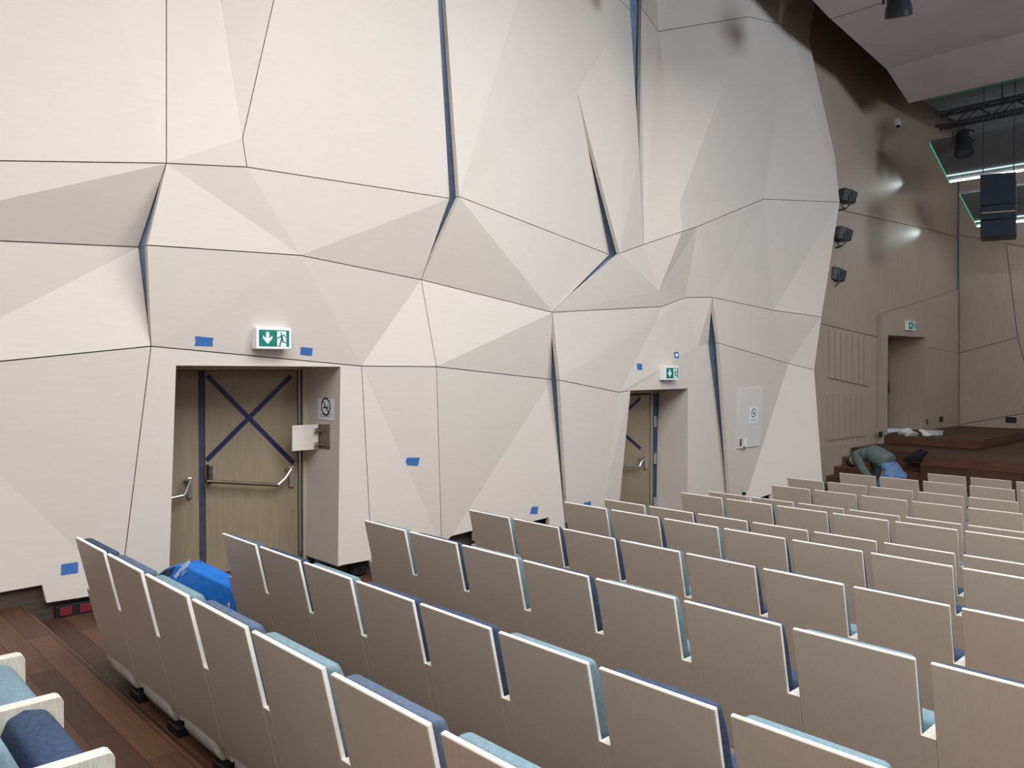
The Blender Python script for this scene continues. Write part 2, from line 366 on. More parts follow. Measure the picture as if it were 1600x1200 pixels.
th=MB(); rect_y(th,xa-.3,xe,tier(3.3)-.02,zl-.008,D1Y-.03,.12); obj('threshold',th,M['riser'],d1)
def panic(leaf,pts,Y,m_bar,m_arm,rail,plate,so=.09):
    """crank-shaped push bar: rail along the leaf, cranked arm, fixing plate"""
    q=[on_y(a,b,Y-so) for a,b in rail]
    b=obj('push_bar',MB().tube(q,.017,10),m_bar,leaf,smooth=True)
    q=[on_y(a,b_,Y-so) for a,b_ in pts]; q.append(q[-1]+Vector((0,so-.02,0)))
    obj('crank_arm',MB().tube(q,[.02]*(len(q)-1)+[.022],10),m_arm,b,smooth=True,rel=True)
    a0,a1=plate; p0=on_y(*a0,Y); p1=on_y(*a1,Y)
    mb=MB(); mb.box((min(p0.x,p1.x),Y-.03,min(p0.z,p1.z)),(max(p0.x,p1.x),Y+.002,max(p0.z,p1.z)))
    obj('lock_plate',mb,m_arm,b,bevel=.006)
panic(right_leaf,[(434,758),(446,748),(454,734)],D1Y,M['darkmetal'],M['chrome'],[(322,752),(380,755),(434,758)],((450,729),(458,760)))
pl=MB(); p0=on_y(322,726,D1Y);p1=on_y(328,755,D1Y); pl.box((p0.x,D1Y-.07,p1.z),(p1.x,D1Y+.002,p0.z)); obj('bar_bracket',pl,M['darkmetal'],right_leaf,bevel=.005)
panic(left_leaf,[(288,774),(293,765),(296,751)],D1Y-.02,M['chrome'],M['chrome'],[(250,781),(270,778),(288,774)],((292,746),(299,778)))
# tape crosses on the doors
def tape_strip(px,Y,label,group,m=M['navytape'],w=.045):
    a,b=[on_y(x,y,Y-.003) for x,y in px]
    d=(b-a).normalized(); n=Vector((-d.z,0,d.x))*w/2
    mb=MB().prism([a+n,b+n,b-n,a-n],(0,.002,0))
    return tag(obj('tape_strip',mb,m),label,'tape',group)
tape_strip([(324,587),(459,724)],D1Y,'dark blue tape strip falling left to right across the nearest door leaf','tape crosses on the doors')
tape_strip([(455,587),(323,719)],D1Y-.0025,'dark blue tape strip rising left to right across the nearest door leaf','tape crosses on the doors')
# key hatch in the right reveal of door 1
rx=WP['O2'].x
RB=WP['O2']; RN=(WP['O2b']-WP['O2']).cross(Vector((0,1,0))).normalized(); RN=-RN if RN.x>0 else RN
on_r=lambda a,b,d=0: on_plane(a,b,RB+RN*d,RN)
hb=thing('key_hatch',(rx,7.0,on_r(505,700).z),'small open hatch with light flap in the near door recess','hatch')
p=[on_r(a,b,.004) for a,b in ((498,663),(515,663),(515,702),(498,701))]
cav=MB().prism(p,-RN*.0035); obj('cavity',cav,M['darkmetal'],hb)
f0=on_r(497,663,.01); f1=on_r(497,702,.01)
fl=MB(); flw=.27; dd=Vector((-.98,.05,0)).normalized()*flw
fl.prism([f0,f1,f1+dd,f0+dd],(0,.018,0)); flap=obj('flap',fl,M['maple'],hb,bevel=.002)
for yy in (672,694):
    c=on_r(497,yy,.012); mb=MB(); mb.box((c.x-.05,c.y-.03,c.z-.022),(c.x-.008,c.y-.002,c.z+.022)); mb.tube([(c.x-.03,c.y-.03,c.z),(c.x+.005,c.y-.08,c.z)],.008,8)
    obj('hinge',mb,M['chrome'],flap,bevel=.003)
# no smoking sheets
def no_smoking(P0,ex,ez,w,h,n,label,name='notice_sheet'):
    """P0 lower-left corner, ex/ez unit vectors"""
    t=thing(name,P0+ex*w/2,label,'sign','no smoking notices')
    q=lambda u,v,d=0: P0+ex*(u*w)+ez*(v*h)+n*d
    obj('sheet',MB().prism([q(0,0),q(1,0),q(1,1),q(0,1)],n*.002),M['paper'],t)
    mb=MB(); c=q(.5,.62,.0025); r0,r1=.3*w,.24*w
    vs=[];k=28
    for i in range(k):
        a=2*PI*i/k
        vs+= [c+ex*(r0*math.cos(a))+ez*(r0*math.sin(a)), c+ex*(r1*math.cos(a))+ez*(r1*math.sin(a))]
    mb.add(vs,[(2*i,2*((i+1)%k),2*((i+1)%k)+1,2*i+1) for i in range(k)])
    def stroke(a,b,wd):
        a=c+ex*a[0]*w+ez*a[1]*w; b=c+ex*b[0]*w+ez*b[1]*w; d=(b-a).normalized(); m=d.cross(n).normalized()*wd/2*w
        mb.add([a+m,b+m,b-m,a-m],[(0,1,2,3)])
    stroke((-.18,.18),(.18,-.18),.05); stroke((-.16,-.03),(.14,-.03),.05); stroke((.16,-.03),(.19,-.03),.05); stroke((.17,0),(.13,.14),.025)
    for j,(u0,u1) in enumerate(((.14,.86),(.14,.8))):
        vy=.24-.09*j
        n_=9 
        for i in range(n_):
            a=u0+(u1-u0)*i/n_; b=a+(u1-u0)/n_*.75
            mb.add([q(a,vy,.0025),q(b,vy,.0025),q(b,vy+.03,.0025),q(a,vy+.03,.0025)],[(0,1,2,3)])
    obj('pictogram',mb,M['ink'],t)
    return t
a=on_r(522,655,.004); b=on_r(497,655,.004); c=on_r(497,622,.004)
no_smoking(b,Vector((0,-1,0)),Vector((0,0,1)),abs(b.y-a.y),c.z-b.z,RN,'white no smoking notice above the open hatch in the near door recess')
# door 2
d2=thing('door_2',(on_y(1000,780,D2Y).x,D2Y,tier(9)),kind='structure')
za=tier(8.6); zb=on_y(1000,617,D2Y).z
xa2=on_y(930,700,D2Y).x; xd2=on_y(1015,700,D2Y).x
leaf2=obj('leaf',rect_y(MB(),xa2,xd2,za+.01,zb,D2Y,.05),M['door'],d2,bevel=.003)
fr=MB(); rect_y(fr,xd2+.003,xd2+.05,za,zb+.02,D2Y-.02,.06); obj('hinge_strip',fr,M['chrome'],d2)
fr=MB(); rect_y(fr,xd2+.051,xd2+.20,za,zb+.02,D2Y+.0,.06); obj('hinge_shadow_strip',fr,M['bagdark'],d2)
for zz in (.35,1.0,1.55):
    hm=MB(); rect_y(hm,xd2+.06,xd2+.13,za+zz,za+zz+.16,D2Y-.03,.03); obj('hinge',hm,M['chrome'],d2)
fr=MB(); rect_y(fr,xd2+.20,xd2+.29,za,zb+.02,D2Y-.01,.06); obj('inner_frame',fr,M['darkmetal'],d2)
fr=MB(); rect_y(fr,xd2+.29,xd2+.40,za,zb+.02,D2Y-.03,.09); rect_y(fr,xa2,xd2+.29,zb+.021,zb+.12,D2Y-.02,.08); obj('frame',fr,M['frame'],d2,bevel=.003)
bkp=MB(); rect_y(bkp,xd2+.401,d2r+.05,za,zb+.15,D2Y+.02,.05); obj('side_panel',bkp,M['maple'],d2)
panic(leaf2,[(999,729),(1002,722),(1006,717)],D2Y,M['chrome'],M['chrome'],[(950,729),(975,729),(999,729)],((1005,713),(1010,732)))
tape_strip([(950,667),(1001,622)],D2Y,'dark blue tape strip rising left to right across the farther aisle door','tape crosses on the doors')
tape_strip([(953,658),(1001,701)],D2Y-.0025,'dark blue tape strip falling left to right across the farther aisle door','tape crosses on the doors')
# ---- wall plane helpers : point + local frame on the folded wall (follow the facet)
def facet_at(px,py):
    for nm,fs in PAN:
        for s in fs:
            f=s.split()
            for t in tessellate_polygon([[Vector((V[i][0],V[i][1],0)) for i in f]]):
                ids=[f[k] for k in t]
                a,b,c=[Vector((V[i][0],V[i][1])) for i in ids]; p=Vector((px,py))
                def cr(u,v): return u.x*v.y-u.y*v.x
                d1_,d2_,d3_=cr(b-a,p-a),cr(c-b,p-b),cr(a-c,p-c)
                if (d1_>=0 and d2_>=0 and d3_>=0) or (d1_<=0 and d2_<=0 and d3_<=0):
                    A,B,C=[WP[i] for i in ids]; n=(B-A).cross(C-A).normalized()
                    if n.y>0: n=-n
                    return A,n
    return on_wall(px,py),Vector((0,-1,0))
def on_facet(px,py,d=0.0,ref=None):
    A,n=facet_at(*(ref or (px,py))); return on_plane(px,py,A+n*d,n),n
def tape_patch(px,label,ctr=None):
    cx=sum(p[0] for p in px)/len(px); cy=sum(p[1] for p in px)/len(px)
    A,n=facet_at(cx,cy)
    pts=[on_plane(a,b,A+n*.003,n) for a,b in px]
    return tag(obj('tape_patch',MB().prism(pts,-n*.002),M['tape']),label,'tape','blue masking tape patches on the wall'),n,A
tape_patch([(305,525),(334,528),(332,534),(333,541),(304,540),(306,534)],'blue masking tape patch left of the near exit sign')
tape_patch([(470,542),(489,544),(487,556),(469,554),(470,548)],'blue masking tape patch right of the near exit sign')
tape_patch([(636,715),(656,715),(653,728),(637,727),(634,722)],'blue masking tape patch on the wall right of the near door')
tape_patch([(96,882),(122,878),(122,895),(95,899)],'blue masking tape patch low on the wall above the red socket strip')
tape_patch([(831,792),(841,791),(840,803),(828,803)],'blue masking tape patch low on the wall above a dark floor notch')
tape_patch([(912,786),(923,783),(924,792),(911,793)],'blue masking tape patch low on the wall left of the far aisle door')
tape_patch([(995,568),(1003,568),(1004,578),(996,578)],'blue masking tape patch up left of the farther exit sign')
o,n,A=tape_patch([(1053,550),(1060,550),(1061,559.5),(1054,559.5)],'dull blue tape patch with white centre above the farther exit sign')
pts=[on_plane(a,b,A+n*.004,n) for a,b in ((1055,552.5),(1059,552.5),(1059.5,557),(1055.5,557))]
wc=obj('white_label',MB().prism(pts,-n*.0005),M['paper']); wc.parent=o; wc.matrix_parent_inverse=Matrix.Translation(-o.location)
# ---- exit signs
def exit_sign(c,ex,ez,w,h,label,depth=.06):
    """c centre of the back; faces n"""
    n=ex.cross(ez)
    t=thing('exit_sign',c-ez*h/2,label,'exit sign','green exit signs')
    q=lambda u,v,d=0: c+ex*(u*w)+ez*(v*h)+n*d
    obj('housing',MB().prism([q(-.5,-.5),q(.5,-.5),q(.5,.5),q(-.5,.5)],n*depth),M['white'],t,bevel=.006)
    d=depth+.001
    obj('green_field',MB().prism([q(-.43,-.38,d),q(.43,-.38,d),q(.43,.38,d),q(-.43,.38,d)],n*.001),M['green'],t)
    d+=.0016
    ar=[(-.235,.28),(-.145,.28),(-.145,-.02),(-.06,.13),(-.06,-.02),(-.19,-.27),(-.32,-.02),(-.32,.13),(-.235,-.02)]
    obj('arrow',MB().prism([q(a,b,d) for a,b in ar],n*.001),M['whiteprint'],t)
    dw=obj('white_doorway',MB().prism([q(a,b,d) for a,b in ((.08,-.38),(.34,-.38),(.34,.33),(.08,.33))],n*.001),M['whiteprint'],t)
    d+=.0016
    mb=MB()
    def poly(ps): mb.prism([q(a,b,d) for a,b in ps],n*.0008)
    k=w/h
    hd=[(.19+.024*math.cos(i*PI/6),.24+.024*k*math.sin(i*PI/6)) for i in range(12)]; poly(hd)
    poly([(.17,.17),(.235,.17),(.25,-.03),(.19,-.05)])            # trunk
    poly([(.175,.17),(.17,.10),(.115,.05),(.065,.05),(.065,.0),(.13,.0),(.20,.07)])   # back arm
    poly([(.21,.17),(.27,.13),(.31,.03),(.335,.04),(.295,.17),(.235,.19)])            # front arm
    poly([(.19,-.03),(.235,-.05),(.185,-.24),(.175,-.36),(.11,-.36),(.12,-.33),(.145,-.32),(.15,-.2)])   # rear leg
    poly([(.205,-.03),(.25,-.03),(.27,-.15),(.34,-.17),(.34,-.22),(.235,-.19)])       # front leg
    obj('running_figure',mb,M['green'],dw)
    return t
def sign_on_wall(px,py,w,h,label,yaw_deg,tilt=0,depth=.07):
    A,n=facet_at(px,py); c=on_plane(px,py,A,n)
    a=math.radians(yaw_deg); nn=Vector((math.sin(a),-math.cos(a),0)).normalized()
    ex=Vector((math.cos(a),math.sin(a),0)); ez=Vector((0,0,1))
    return exit_sign(c+nn*.0,ex,ez,w,h,label,depth)
sign_on_wall(421,529,.33,.19,'green and white exit sign above the nearest door',0,depth=.09)
sign_on_wall(1041,583,.32,.19,'green and white exit sign above the farther aisle door',0,depth=.10)
# ---- access panel with a notice near the far end of the folded wall
A,n=facet_at(1180,650)
ap=thing('access_panel',on_plane(1172,700,A,n),'flush pale access panel with paper notice beyond the farther aisle door','panel')
pts=[on_plane(a,b,A,n) for a,b in ((1153,608),(1190,605),(1186,696),(1150,701))]
obj('panel',MB().prism(pts,n*.022),M['cabinet'],ap,bevel=.002)
kn=MB(); c=on_plane(1155,691,A,n); kn.box((c.x-.02,c.y-.03,c.z-.05),(c.x+.02,c.y,c.z+.05)); obj('lock',kn,M['darkmetal'],ap)
kn=MB(); c=on_plane(1158.5,699.5,A,n); kn.tube([c,c+n*.05],.025,12); obj('knob',kn,M['chrome'],ap)
kn=MB(); c=on_plane(1165,690,A,n); kn.prism([on_plane(a,b,A+n*.0225,n) for a,b in ((1163,684),(1167,684),(1167,696),(1163,696))],n*.004); obj('plate',kn,M['white'],ap)
exh=Vector((n.y,-n.x,0)).normalized(); exh=-exh if exh.x<0 else exh
p0=on_plane(1170,662,A+n*.026,n)
no_smoking(p0,exh,Vector((0,0,1))-n*n.z,(on_plane(1183,662,A+n*.026,n)-p0).length,.26,n,'white no smoking notice on the pale access panel')
# ================================================================ STAGE SIDE
def ywall(X): return 6.42-.036*(X-12)
WN=Vector((-.036,-1,0)).normalized(); WA=Vector((12,6.42,0))
def on_sw(px,py,d=0): return on_plane(px,py,WA+WN*d,WN)
sw=thing('wall_stage_left',(15,6.5,0),kind='structure')
def px_panel(px,fn,nrm,g=.006,th=.03):
    pts=[fn(a,b) for a,b in px]; c=sum(pts,Vector())/len(pts)
    # shrink each edge by g
    n=len(pts); out=[]
    nr=Vector(nrm)
    ar=sum(((pts[i]-c).cross(pts[(i+1)%n]-c)).dot(nr) for i in range(n))
    sg=1 if ar>0 else -1
    for i in range(n):
        a,b,d=pts[i-1],pts[i],pts[(i+1)%n]
        e1=(b-a).normalized();e2=(d-b).normalized()
        n1=nr.cross(e1)*sg;n2=nr.cross(e2)*sg
        s=(n1+n2); s=s.normalized() if s.length>.1 else n1
        out.append(b+s*(g/max(.4,s.dot(n1))))
    return MB().prism(out,-nr*th)
XL=1262
for px in ([(XL,-300),(1700,-300),(1497.5,-300),(1497.5,372),(1466,362),(1330,332),(XL,316)][0:1]+[(1497.5,-300),(1497.5,372),(1466,362),(1330,332),(XL,316)],
           [(XL,316),(1330,332),(1466,362),(1497.5,372),(1497.5,452),(1467,463),(1377,490),(1377,528),(1287,507),(XL,499)],
           [(XL,499),(1287,507),(1377,528),(1381,780),(XL,860)]):
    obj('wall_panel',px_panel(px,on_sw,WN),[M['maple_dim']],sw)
# door panel, standing proud of the wall
pr=.09
f4=lambda a,b: on_sw(a,b,pr)
xD0=f4(1387,600).x; xD1=f4(1445,600).x; zD=f4(1445,527).z; zS=-1.29+H
for px in ([(1378,490),(1467,463),(1497.5,452),(1497.5,552),(1446,542),(1446,527),(1387,523),(1387,700),(1378,700)],
           [(1446,542),(1497.5,552),(1497.5,675),(1446,680)]):
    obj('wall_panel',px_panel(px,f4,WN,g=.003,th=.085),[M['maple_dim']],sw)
bkm=MB(); 
def swb(x0,x1,z0,z1,d=-.05): 
    a=Vector((x0,ywall(x0),z0))-WN*(-d); b=Vector((x1,ywall(x1),z0))-WN*(-d)
    pts=[a-WN*0,b,Vector((b.x,b.y,z1)),Vector((a.x,a.y,z1))]
    bkm.prism([p+Vector((0,.0-d*0+.04,0)) for p in pts],(0,.06,0))
swb(12.86,xD0-.05,-.2,9); swb(xD0-.05,xD1+.02,zD+.02,9); swb(xD1+.02,19.6,-.2,9)
obj('backing',bkm,M['gap'],sw)
# ribbed panels low on the stage side wall
for (px0,px1,y0a,y0b,y1a,y1b,nr) in ((1296,1360,514,530,590,604,7),(1294,1356,617,614,688,680,7),(1291,1350,697,692,760,752,5)):
    mb=MB()
    for i in range(nr):
        u0=i/nr; u1=(i+.82)/nr
        xa_,xb_=px0+(px1-px0)*u0,px0+(px1-px0)*u1
        t0=y0a+(y0b-y0a)*u0; t1=y0a+(y0b-y0a)*u1; b0=y1a+(y1b-y1a)*u0; b1=y1a+(y1b-y1a)*u1
        mb.prism([on_sw(xa_,t0,.028),on_sw(xb_,t1,.028),on_sw(xb_,b1,.028),on_sw(xa_,b0,.028)],-WN*.027)
    obj('ribbed_panel',mb,M['maple_dim'],sw)
# recess of the stage door
DY3=6.86
rc=MB(); A=f4(1387,523); B=f4(1445,527)
rc.prism([Vector((xD1,B.y-.0,zS)),Vector((xD1,DY3+.1,zS)),Vector((xD1,DY3+.1,zD)),Vector((xD1,B.y,zD))],(.02,0,0))
rc.prism([Vector((xD0,A.y,zS)),Vector((xD0,DY3+.1,zS)),Vector((xD0,DY3+.1,zD+.1)),Vector((xD0,A.y,zD+.1))],(-.02,0,0))
rc.prism([Vector((xD0,A.y,zD+.0)),Vector((xD1,B.y,zD)),Vector((xD1,DY3+.1,zD)),Vector((xD0,DY3+.1,zD))],(0,0,.02))
struct(obj('trim_5',rc,M['maple_dim']))
d3=thing('door_3',((xD0+xD1)/2,DY3,zS),kind='structure')
l3=obj('leaf',rect_y(MB(),xD0+.02,xD1-.06,zS+.01,zD-.03,DY3,.05),M['maple_dim'],d3,bevel=.003)
fr=MB(); rect_y(fr,xD1-.058,xD1-.002,zS,zD-.002,DY3-.02,.08); obj('frame',fr,M['door'],d3)
c=on_y(1394,606,DY3-.06); mb=MB(); mb.box((c.x-.2,c.y,c.z-.12),(c.x-.13,c.y+.062,c.z+.12)); mb.tube([(c.x-.6,c.y-.02,c.z-.08),(c.x-.2,c.y-.02,c.z-.08),(c.x-.16,c.y,c.z)],.018,8)
obj('push_bar',mb,M['darkmetal'],l3)
exs=Vector((1,-.036,0)).normalized()
exit_sign(f4(1420,509),exs,Vector((0,0,1)),.36,.19,'small green and white exit sign above the stage door',.06)
# stage back wall
BX=19.5
sb=thing('wall_stage_back',(BX,0,0),kind='structure')
fb_=lambda a,b: on_x(a,b,BX)
for px in ([(1498,-300),(1990,-300),(1990,452),(1600,386),(1572,380),(1498,367)],
           [(1498,367),(1572,380),(1590,527),(1498,552)],[(1498,552),(1590,527),(1622,642),(1498,664)],
           [(1572,380),(1600,386),(1990,452),(1990,700),(1640,671),(1622,642),(1590,527)],[(1498,664),(1622,642),(1640,671),(1498,668)]):
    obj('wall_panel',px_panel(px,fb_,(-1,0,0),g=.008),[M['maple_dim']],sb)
mb=MB().box((BX+.035,-9,-.2),(BX+.12,6.6,9)); obj('backing',mb,M['gap'],sb)
# ---- stage, podium, steps
ZS=-1.45+H; ZP=-1.29+H; SX=13.97; SYW=4.92
st=MB(); st.box((SX,-9,-.2),(BX,SYW,ZS)); st.box((14.44,SYW,-.2),(BX,ywall(16)-.005,ZS))
struct(obj('stage_floor',st,[M['stage']]))
stp=thing('stage_steps',(13.5,5.6,tier(13)),kind='structure')
for i,(x,z) in enumerate(((12.69,-2.31),(12.98,-2.17),(13.27,-2.02),(13.56,-1.881),(13.85,-1.74),(14.15,-1.595))):
    b=MB().box((x,SYW+.002,-.0),(14.435,ywall(14)-.012,z+H))
    b=MB().box((x,SYW+.002,z+H-.145 if i else 0.0),(14.435,ywall(14)-.02,z+H)); obj('step',b,M['riser'],stp,bevel=.004)
pd=MB().box((15.72,4.57,ZS),(BX-.005,6.36,ZP)); struct(obj('podium',pd,M['stage']))
# lip trims on the stage edges
lp=MB(); lp.box((SX-.012,-9,ZS-.16),(SX-.001,SYW,ZS-.004)); lp.box((15.705,4.57,ZS+.01),(15.719,6.28,ZP-.004)); lp.box((15.72,4.556,ZS+.01),(BX-.01,4.569,ZP-.004))
struct(obj('trim_6',lp,M['riser']))
# sockets
def socket(c,n,w,h,label,d=.02,group='black socket boxes on the stage walls'):
    ex=Vector((0,0,1)).cross(Vector(n)).normalized(); ez=Vector((0,0,1)); n=Vector(n)
    t=thing('socket_box',c-ez*h/2,label,'socket',group)
    q=lambda u,v,dd=0: c+ex*u*w+ez*v*h+n*dd
    obj('plate',MB().prism([q(-.5,-.5),q(.5,-.5),q(.5,.5),q(-.5,.5)],n*d),M['black'],t,bevel=.003)
    for s in (-.22,.22):
        obj('outlet',MB().tube([q(s,0,d),q(s,0,d+.006)],.3*min(w*.5,h),12),M['blackmetal'],t)
    return t
socket(on_sw(1378,678,.09)+Vector((-.09,0,0)),WN,.13,.10,'black socket box at the foot of the wall left of the stage door')
socket(f4(1470,655),WN,.16,.12,'black socket box low on the wall right of the stage door')
socket(on_x(1580,656,BX-.002),(-1,0,0),.2,.12,'black socket box low on the stage back wall')
sl=MB(); c=f4(1448.5,659); sl.box((c.x-.03,c.y-.012,c.z-.05),(c.x+.03,c.y+.002,c.z+.05)); tag(obj('wall_switch',sl,M['blackmetal'],bevel=.003),'narrow dark switch low beside the stage door recess','switch')
# ================================================================ CEILING
cz=[(7.6,5.85),(9.6,5.5),(11.60,5.16),(13.62,4.955),(14.16,4.77),(14.63,4.61)]
cl=thing('ceiling',(10,0,7.5),kind='structure')
segs=[(0,1),(1,2),(2,3),(3,5)]
for a,b in segs:
    pts=[(cz[i][0]+(.02 if i==a else (-.02 if i==b else 0)),cz[i][1]+H) for i in range(a,b+1)]
    mb=MB().prism([Vector((x,-9,z)) for x,z in pts]+[Vector((x,-9,z+.06)) for x,z in reversed(pts)],(0,14.4,0))
    obj('ceiling_panel',mb,M['ceil'],cl)
mb=MB().box((-4.5,-9,6.55+H),(20,8,6.7+H)); obj('roof_slab',mb,M['roof'],cl)
mb=MB().box((14.72,-9,4.98+H),(19.6,5.6,5.05+H)); obj('stage_void_board',mb,M['voidboard'],cl)  # dark board put in to stand for the unlit void above the reflectors
mb=MB().box((7.9,-9,4.45+H),(8.05,5.7,6.55+H)); obj('light_blocker',mb,M['ceil'],cl)  # added out of view to block light from the upper far wall
# wall behind and opposite (outside the view, they close the room)
struct(obj('wall_back',MB().box((-4.2,-9,-.2),(-4.05,7.7,9.1)),M['maple']))
struct(obj('wall_right',MB().box((-4.2,-9.2,-.2),(20,-9.02,9.1)),M['maple_dim']))
# stage reflectors with LED edges
def reflector(x0,z0,x1,z1,label,yl=5.2):
    t=thing('ceiling_reflector',((x0+x1)/2,0,z0+H),label,'reflector','tilted reflectors over the stage')
    d=Vector((x1-x0,0,z1-z0)).normalized(); up=Vector((-d.z,0,d.x))
    a=Vector((x0,yl,z0+H)); b=Vector((x1,yl,z1+H))
    obj('board',MB().prism([a,b,b+up*.05,a+up*.05],(0,-yl-4,0)),M['reflect'],t)
    obj('lamp_strip',MB().box((x1+.001,-4,z1+H-.022),(x1+.03,yl,z1+H+.02)),M['led'],t)
    c=a.copy(); c2=b.copy()
    obj('green_edge',MB().prism([a+Vector((0,.001,-.012)),b+Vector((0,.001,-.012)),b+Vector((0,.001,.012)),a+Vector((0,.001,.012))],(0,.012,0)),M['ledgreen'],t)
    e=a+(b-a)*.84; e2=e+d*.02
    obj('inner_strip',MB().prism([e-up*.004,e2-up*.004,e2-up*.02,e-up*.02],(0,-yl-4,0)),M['leddim'],t)
    for y in (3.6,-1.5):
        obj('hanger',MB().tube([a.lerp(b,.5)+Vector((0,y-yl,.05)),Vector(((x0+x1)/2,y,6.55+H))],.008,6),M['blackmetal'],t)
    return t
reflector(15.07,3.97,16.06,3.46,'grey tilted reflector with lit lower edge hanging nearest over the stage')
reflector(16.64,3.30,17.65,2.83,'grey tilted reflector with lit lower edge behind the hanging loudspeakers')
# faint green edge at the back of the main ceiling
gl=MB().box((14.66,-6,4.60+H),(14.675,5.1,4.615+H)); obj('edge_light',gl,M['ledfaint'],cl)
# ---- truss
ty,tz0,tz1,tX=5.1,4.22,4.44,15.0
tr=thing('lighting_truss',(tX,0,tz0+H),'black lattice lighting truss hanging under the ceiling edge','truss')
for nm,z in (('top_chord',tz1),('bottom_chord',tz0)):
    for dx in (0,.22):
        obj(nm,MB().tube([(tX+dx,ty,z+H),(tX+dx,-4,z+H)],.026,8),M['blackmetal'],tr)
mb=MB(); y=ty-.05; k=0
while y>-3.8:
    za_,zb_=(tz0,tz1) if k%2 else (tz1,tz0)
    for dx in (0,.22): mb.tube([(tX+dx,y,za_+H),(tX+dx,y-.28,zb_+H)],.011,6)
    mb.tube([(tX,y,tz1+H),(tX+.22,y-.28,tz1+H)],.011,6)
    y-=.28;k+=1
obj('lacing',mb,M['blackmetal'],tr)
for yy in (4.1,0.5): obj('hanger',MB().tube([(tX+.11,yy,tz1+H),(tX+.11,yy,6.56+H)],.012,6),M['blackmetal'],tr)
# hanging spotlight below the truss
def spot_body(name,c,aim,L,r,label,cat,group=None,hang=None,scale=1):
    t=thing(name,c-Vector((0,0,r)),label,cat,group)
    aim=Vector(aim).normalized(); 
    pts=[c-aim*L*.5,c-aim*L*.42,c+aim*L*.1,c+aim*L*.15,c+aim*L*.5]
    obj('housing',MB().tube(pts,[r*.55,r*.85,r*.9,r,r*1.08],14),M['blackmetal'],t,smooth=True)
    obj('lens',MB().tube([c+aim*L*.485,c+aim*L*.505],r*.85,14),M['bagdark'],t)
    side=aim.cross(Vector((0,0,1))).normalized()
    top=c+Vector((0,0,r*1.7))
    mb=MB()
    mb.tube([c+side*r*1.15,c+side*r*1.15+Vector((0,0,r*1.5)),top+Vector((0,0,0)),c-side*r*1.15+Vector((0,0,r*1.5)),c-side*r*1.15],r*.11,6)
    obj('yoke',mb,M['blackmetal'],t)
    mb=MB().tube([top,hang],r*.13,6); obj('clamp',mb,M['blackmetal'],t)
    return t
c=on_x(1505,224,15.1)
spot_body('stage_spotlight',c,(-.35,-.2,-1),.42,.14,'black stage spotlight hanging below the lattice truss','spotlight',None,Vector((15.1,c.y,tz0+H-.028)))
c=on_x(1404,2,10.4)
spot_body('ceiling_spotlight',c,(.3,.1,-1),.36,.15,'black spotlight hanging from the ceiling at the top edge','spotlight',None,Vector((10.4,c.y,5.36+H)))
# ---- hanging loudspeakers (line array)
la=thing('hanging_loudspeaker',on_x(1560,372,14.5),'tall black loudspeaker stack hanging above the stage','loudspeaker')
LN=Vector((.965,.262,0)); LP=on_x(1560,320,14.5); on_l=lambda a,b,d=0: on_plane(a,b,LP+LN*d,LN)
for (y0,y1) in ((271,319),(320.5,342),(343.5,369)):
    cab=obj('cabinet',MB().prism([on_l(a,b) for a,b in ((1531,y0+2),(1588,y0-3),(1589,y1-1),(1532,y1+2))],LN*.5),M['black'],la,bevel=.012)
    obj('grille',MB().prism([on_l(a,b,-.006) for a,b in ((1533,y0+3.5),(1586,y0-1),(1587,y1-2.5),(1534,y1))],LN*.0055),M['speaker'],cab)
for px in (1536,1584):
    p=on_l(px,270,.2); obj('cable',MB().tube([p,(p.x,p.y,6.55+H)],.008,6),M['blackmetal'],la)
obj('trim_bar',MB().prism([on_l(a,b,-.012) for a,b in ((1534,332),(1586,328.5),(1586,329.8),(1534,333.3))],LN*.005),M['darkmetal'],la)
# ---- three wall spotlights at the end of the folded wall
for i,(px,py,lb) in enumerate(((1322,307,'black theatre spotlight highest of three on the stage side wall'),(1315,366,'black theatre spotlight in the middle of three on the stage side wall'),(1305,429,'black theatre spotlight lowest of three on the stage side wall'))):
    X=13.9; c=on_x(px,py,X)
    t=thing('wall_spotlight',c-Vector((0,0,.2)),lb,'spotlight','theatre spotlights on the wall')
    aim=Vector((.75,-.55,-.22)).normalized(); side=aim.cross(Vector((0,0,1))).normalized(); up=side.cross(aim)
    def sec(d,w,h): 
        return [c+aim*d+side*w*a+up*h*b for a,b in ((-1,-1),(1,-1),(1,1),(-1,1))]
    mb=MB(); S=[sec(-.17,.07,.08),sec(-.10,.10,.115),sec(.03,.10,.115),sec(.16,.085,.095)]
    vs=[p for s in S for p in s]; fs=[(3,2,1,0),(12,13,14,15)]
    for a in range(3):
        for k in range(4): fs.append((a*4+k,a*4+(k+1)%4,a*4+4+(k+1)%4,a*4+4+k))
    mb.add(vs,fs); obj('housing',mb,M['black'],t,bevel=.012)
    mb=MB()
    for s in (-1,1):
        mb.tube([c+side*.11*s,c+side*.11*s-Vector((0,0,.17)),c-Vector((0,0,.21))],.011,6)
    mb.tube([c-Vector((0,0,.21)),Vector((c.x,ywall(c.x)-.002,c.z-.23))],.016,6)
    obj('yoke',mb,M['blackmetal'],t)
    obj('lens',MB().tube([c+aim*.158,c+aim*.172],.075,12),M['chrome'],t)
    mb=MB(); 
    for k in range(4): mb.box((c.x-.03+.03*k-.004,c.y-.13,c.z-.02),(c.x-.03+.03*k+.006,c.y-.105,c.z+.05))
    obj('cooling_fins',mb,M['darkmetal'],t)
